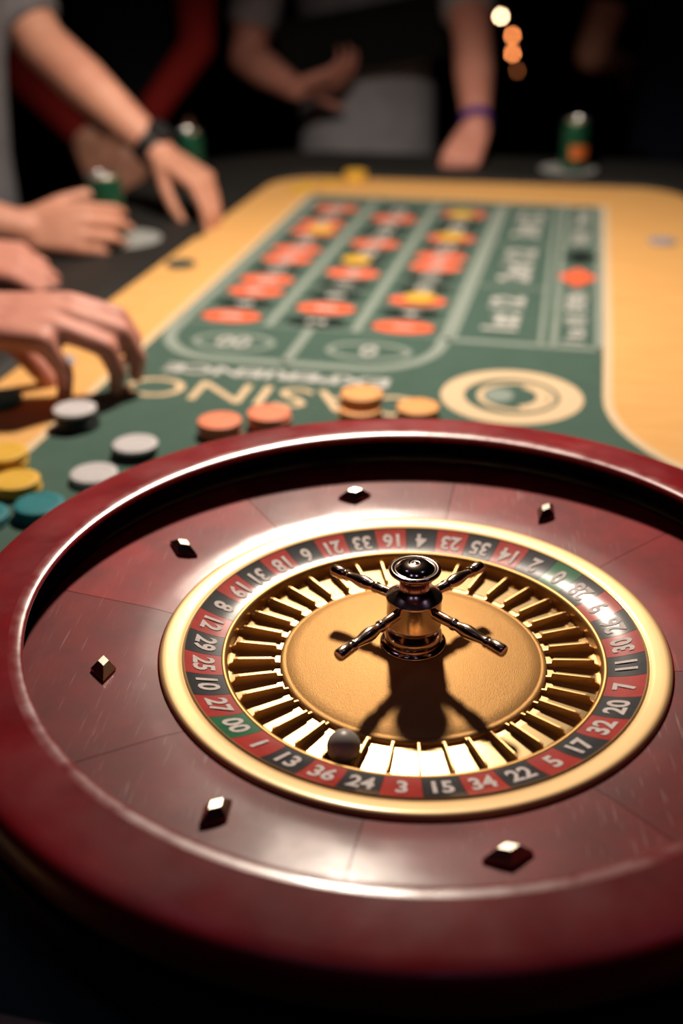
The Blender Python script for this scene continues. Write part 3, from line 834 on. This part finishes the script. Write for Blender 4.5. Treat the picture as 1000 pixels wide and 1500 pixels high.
# A: the player in the grey shirt, one hand with a watch reaching over the border, the other round a can
eA, wA = V(-0.672, 1.480, 0.205), V(-0.461, 1.400, 0.035)
tA, offA, _ = person('person in grey t-shirt with black watch, other hand round a green can', (-0.86, 1.40), (-0.86, 1.40, 0.02), (-0.825, 1.39, 0.30), (-0.77, 1.38, 0.47), (-0.72, 1.38, 0.60), (1, -0.05, 0),
    [((-0.82, 1.57, 0.405), eA, wA, dict(f=(0.80, -0.38, -0.40), n=(0.36, -0.1, 0.95), side=1, curl=[(0.55, 0.35, 0.2), (0.62, 0.40, 0.2), (0.70, 0.45, 0.25), (0.8, 0.5, 0.3)], spread=0.10, thumb=(0.80, 0.30, -0.75), thumb_bend=0.35, s=0.98)),
     ((-0.83, 1.21, 0.40), (-0.86, 1.06, 0.05), (-0.612, 1.095, -0.022), dict(f=(0.97, 0.16, -0.02), n=(0.10, -0.93, 0.45), side=-1, curl=[(0.50, 0.65, 0.5), (0.50, 0.65, 0.5), (0.50, 0.65, 0.5), (0.52, 0.65, 0.5)], spread=0.05, thumb=(0.75, 0.55, -0.35), thumb_bend=0.3, s=0.97))],
    shirt='shirt_grey', sleeve_len=0.86)
band('watch_strap', tA, offA, wA + (eA - wA).normalized() * 0.022, wA - eA, 0.0315, 0.026, 'strap', True, (0.35, -0.2, 0.9))

# B: the player nearest the wheel, only hands in view
tB, offB, _ = person('person nearest the wheel picking up chips with one hand, other hand on the rail', (-1.10, 0.78), (-1.10, 0.78, 0.0), (-1.03, 0.77, 0.30), (-0.97, 0.77, 0.47), (-0.92, 0.77, 0.60), (1, -0.08, 0),
    [((-0.99, 0.96, 0.40), (-0.92, 0.98, 0.10), (-0.668, 0.950, -0.022), dict(f=(1, 0.02, -0.12), n=(0.15, -0.35, 0.93), side=1, curl=[(0.5, 0.7, 0.4), (0.5, 0.7, 0.4), (0.55, 0.7, 0.4), (0.6, 0.7, 0.4)], spread=0.05, thumb=(0.8, 0.3, -0.4))),
     ((-0.99, 0.58, 0.40), (-0.78, 0.52, 0.10), (-0.497, 0.545, 0.020), dict(f=(1, 0.02, -0.02), n=(0.05, -0.25, 0.97), side=-1, curl=[(0.30, 0.82, 0.55), (0.34, 0.86, 0.52), (0.42, 0.90, 0.50), (1.15, 0.55, 0.25)], spread=0.0, fat=1.18, thumb=(0.40, 0.05, -0.90), thumb_bend=0.15, s=1.14))],
    shirt='shirt_black', skin='skin_pink', sleeve_len=0.8)

# D: the person at the far end, black tray in one hand, fist on the rail
tray_c = V(-0.155, 2.200, 0.150)
wD = V(0.104, 1.880, 0.002)
eD = V(0.095, 2.07, 0.150)
tD, offD, _ = person('person in pale grey shirt at the far end holding a black tray', (-0.15, 2.36), (-0.15, 2.36, 0.00), (-0.15, 2.35, 0.30), (-0.15, 2.33, 0.48), (-0.15, 2.30, 0.61), (0, -1, 0),
    [((0.055, 2.31, 0.385), eD, wD, dict(f=(-0.35, -0.75, -0.56), n=(0.1, -0.55, 0.83), side=1, curl=[(0.9, 1.3, 0.8)] * 4, spread=0.0, thumb=(0.7, 0.35, -0.55), thumb_bend=0.7, s=0.95)),
     ((-0.375, 2.33, 0.385), (-0.430, 2.24, 0.10), (-0.305, 2.150, 0.042), dict(f=(0.90, 0.0, 0.25), n=(0.1, -0.65, -0.75), side=1, curl=[(0.5, 0.7, 0.5)] * 4, spread=0.05, thumb=(0.5, 0.75, 0.2), thumb_bend=0.2, s=0.95))],
    shirt='shirt_pale', skin='skin_pink', sleeve_len=0.78, voxel=0.0055)
band('wristband', tD, offD, wD + (eD - wD).normalized() * 0.020, wD - eD, 0.0315, 0.020, 'wristband')

# E: dark shirt, elbow out
tE, offE, _ = person('person in dark navy shirt with one elbow out beyond the far right corner', (0.72, 2.62), (0.72, 2.62, 0.00), (0.72, 2.61, 0.30), (0.72, 2.59, 0.48), (0.72, 2.56, 0.61), (0, -1, 0),
    [((0.50, 2.58, 0.36), (0.405, 2.45, 0.085), (0.535, 2.68, 0.03), dict(f=(0.6, 0.7, -0.2), n=(-0.3, -0.9, 0.1), side=1, curl=[(0.3, 0.4, 0.3)] * 4, thumb=(0.5, 0.6, -0.1))),
     ((0.94, 2.62, 0.36), (1.03, 2.62, 0.10), (1.02, 2.56, -0.15), dict(f=(0.0, -0.15, -1), n=(1, 0, 0), side=-1, curl=[(0.3, 0.4, 0.3)] * 4, thumb=(0.5, 0.6, -0.1)))],
    shirt='shirt_navy', sleeve_len=0.62, voxel=0.0065)

# F: black waistcoat, red sleeves
slv = MB()
tF, offF, _ = person('person in black waistcoat and red sleeves standing behind the table, hands low', (-0.73, 2.30), (-0.73, 2.30, 0.00), (-0.73, 2.30, 0.30), (-0.73, 2.28, 0.48), (-0.73, 2.26, 0.61), (0.05, -1, 0),
    [((-0.545, 2.24, 0.34), (-0.525, 2.12, 0.140), (-0.640, 2.05, -0.010), dict(f=(-0.30, -0.45, -0.85), n=(0.3, -0.85, 0.35), side=1, curl=[(0.4, 0.5, 0.3)] * 4, thumb=(0.6, 0.5, -0.2))),
     ((-0.925, 2.24, 0.34), (-0.95, 2.12, 0.075), (-0.790, 2.05, -0.050), dict(f=(0.50, -0.45, -0.75), n=(-0.2, -0.85, 0.35), side=-1, curl=[(0.4, 0.5, 0.3)] * 4, thumb=(0.6, 0.5, -0.2)))],
    shirt='shirt_black', sleeve=('sleeve_red', slv), sleeve_long=True, voxel=0.0065, breadth=0.155, limb=0.8)

# the tray in D's hand
tr = thing('serving_tray', 'flat black tray held up by the person in the pale grey shirt', 'tray', (tray_c.x, tray_c.y, tray_c.z))
R = Matrix.Rotation(rad(-10), 3, 'Y') @ Matrix.Rotation(rad(12), 3, 'X')
tr.rotation_euler = R.to_euler()
link('panel', MB().box((0, 0, 0), (0.37, 0.012, 0.125)).mesh('panel', False), MT['tray'], tr)
fr = MB()
for c, s in (((0, -0.008, 0.062), (0.376, 0.022, 0.012)), ((0, -0.008, -0.062), (0.376, 0.022, 0.012)), ((0.185, -0.008, 0), (0.012, 0.022, 0.125)), ((-0.185, -0.008, 0), (0.012, 0.022, 0.125))): fr.box(c, s)
link('edge', fr.mesh('edge', False), MT['tray'], tr)

# ------------------------------------------------------------------ small lamps strung far behind
ls = thing('light_string', 'string of small warm bulbs hanging in the dark far behind the table', 'lights', (0.36, 5.0, 0))
cord_pts = [V(-0.03, 0, 2.33), V(-0.06, 0, 1.2), V(-0.045, 0, 0.3), V(-0.040, 0, 0.02), V(0.012, 0, -0.07), V(0.022, 0, -0.15), V(0.045, 0, -0.24)]
mb = MB()
for a, b in zip(cord_pts, cord_pts[1:]): mb.capsule(a, 0.003, b, 0.003, 8)
link('cord', mb.mesh('cord', True), MT['cord'], ls)
for (x, z), m in zip(((-0.039, -0.017), (0.018, -0.097), (0.023, -0.173), (0.05, -0.247)), ('bulb1', 'bulb2', 'bulb2', 'bulb3')):
    bmk = MB().lathe([(r * 0.55, z * 0.6) for r, z in ((0.0, -0.016), (0.007, -0.0145), (0.012, -0.009), (0.0135, -0.002), (0.011, 0.006), (0.007, 0.012), (0.006, 0.022))], 20, M=Matrix.Translation((x, -0.012, z)))
    bl = link('bulb', bmk.mesh('bulb', True), MT[m], ls)
    link('socket', MB().lathe([(0.0065, 0.012), (0.0075, 0.014), (0.0075, 0.028), (0.003, 0.031), (0.0, 0.031)], 16, M=Matrix.Translation((x, -0.012, z))).mesh('socket', True), MT['cord'], bl)
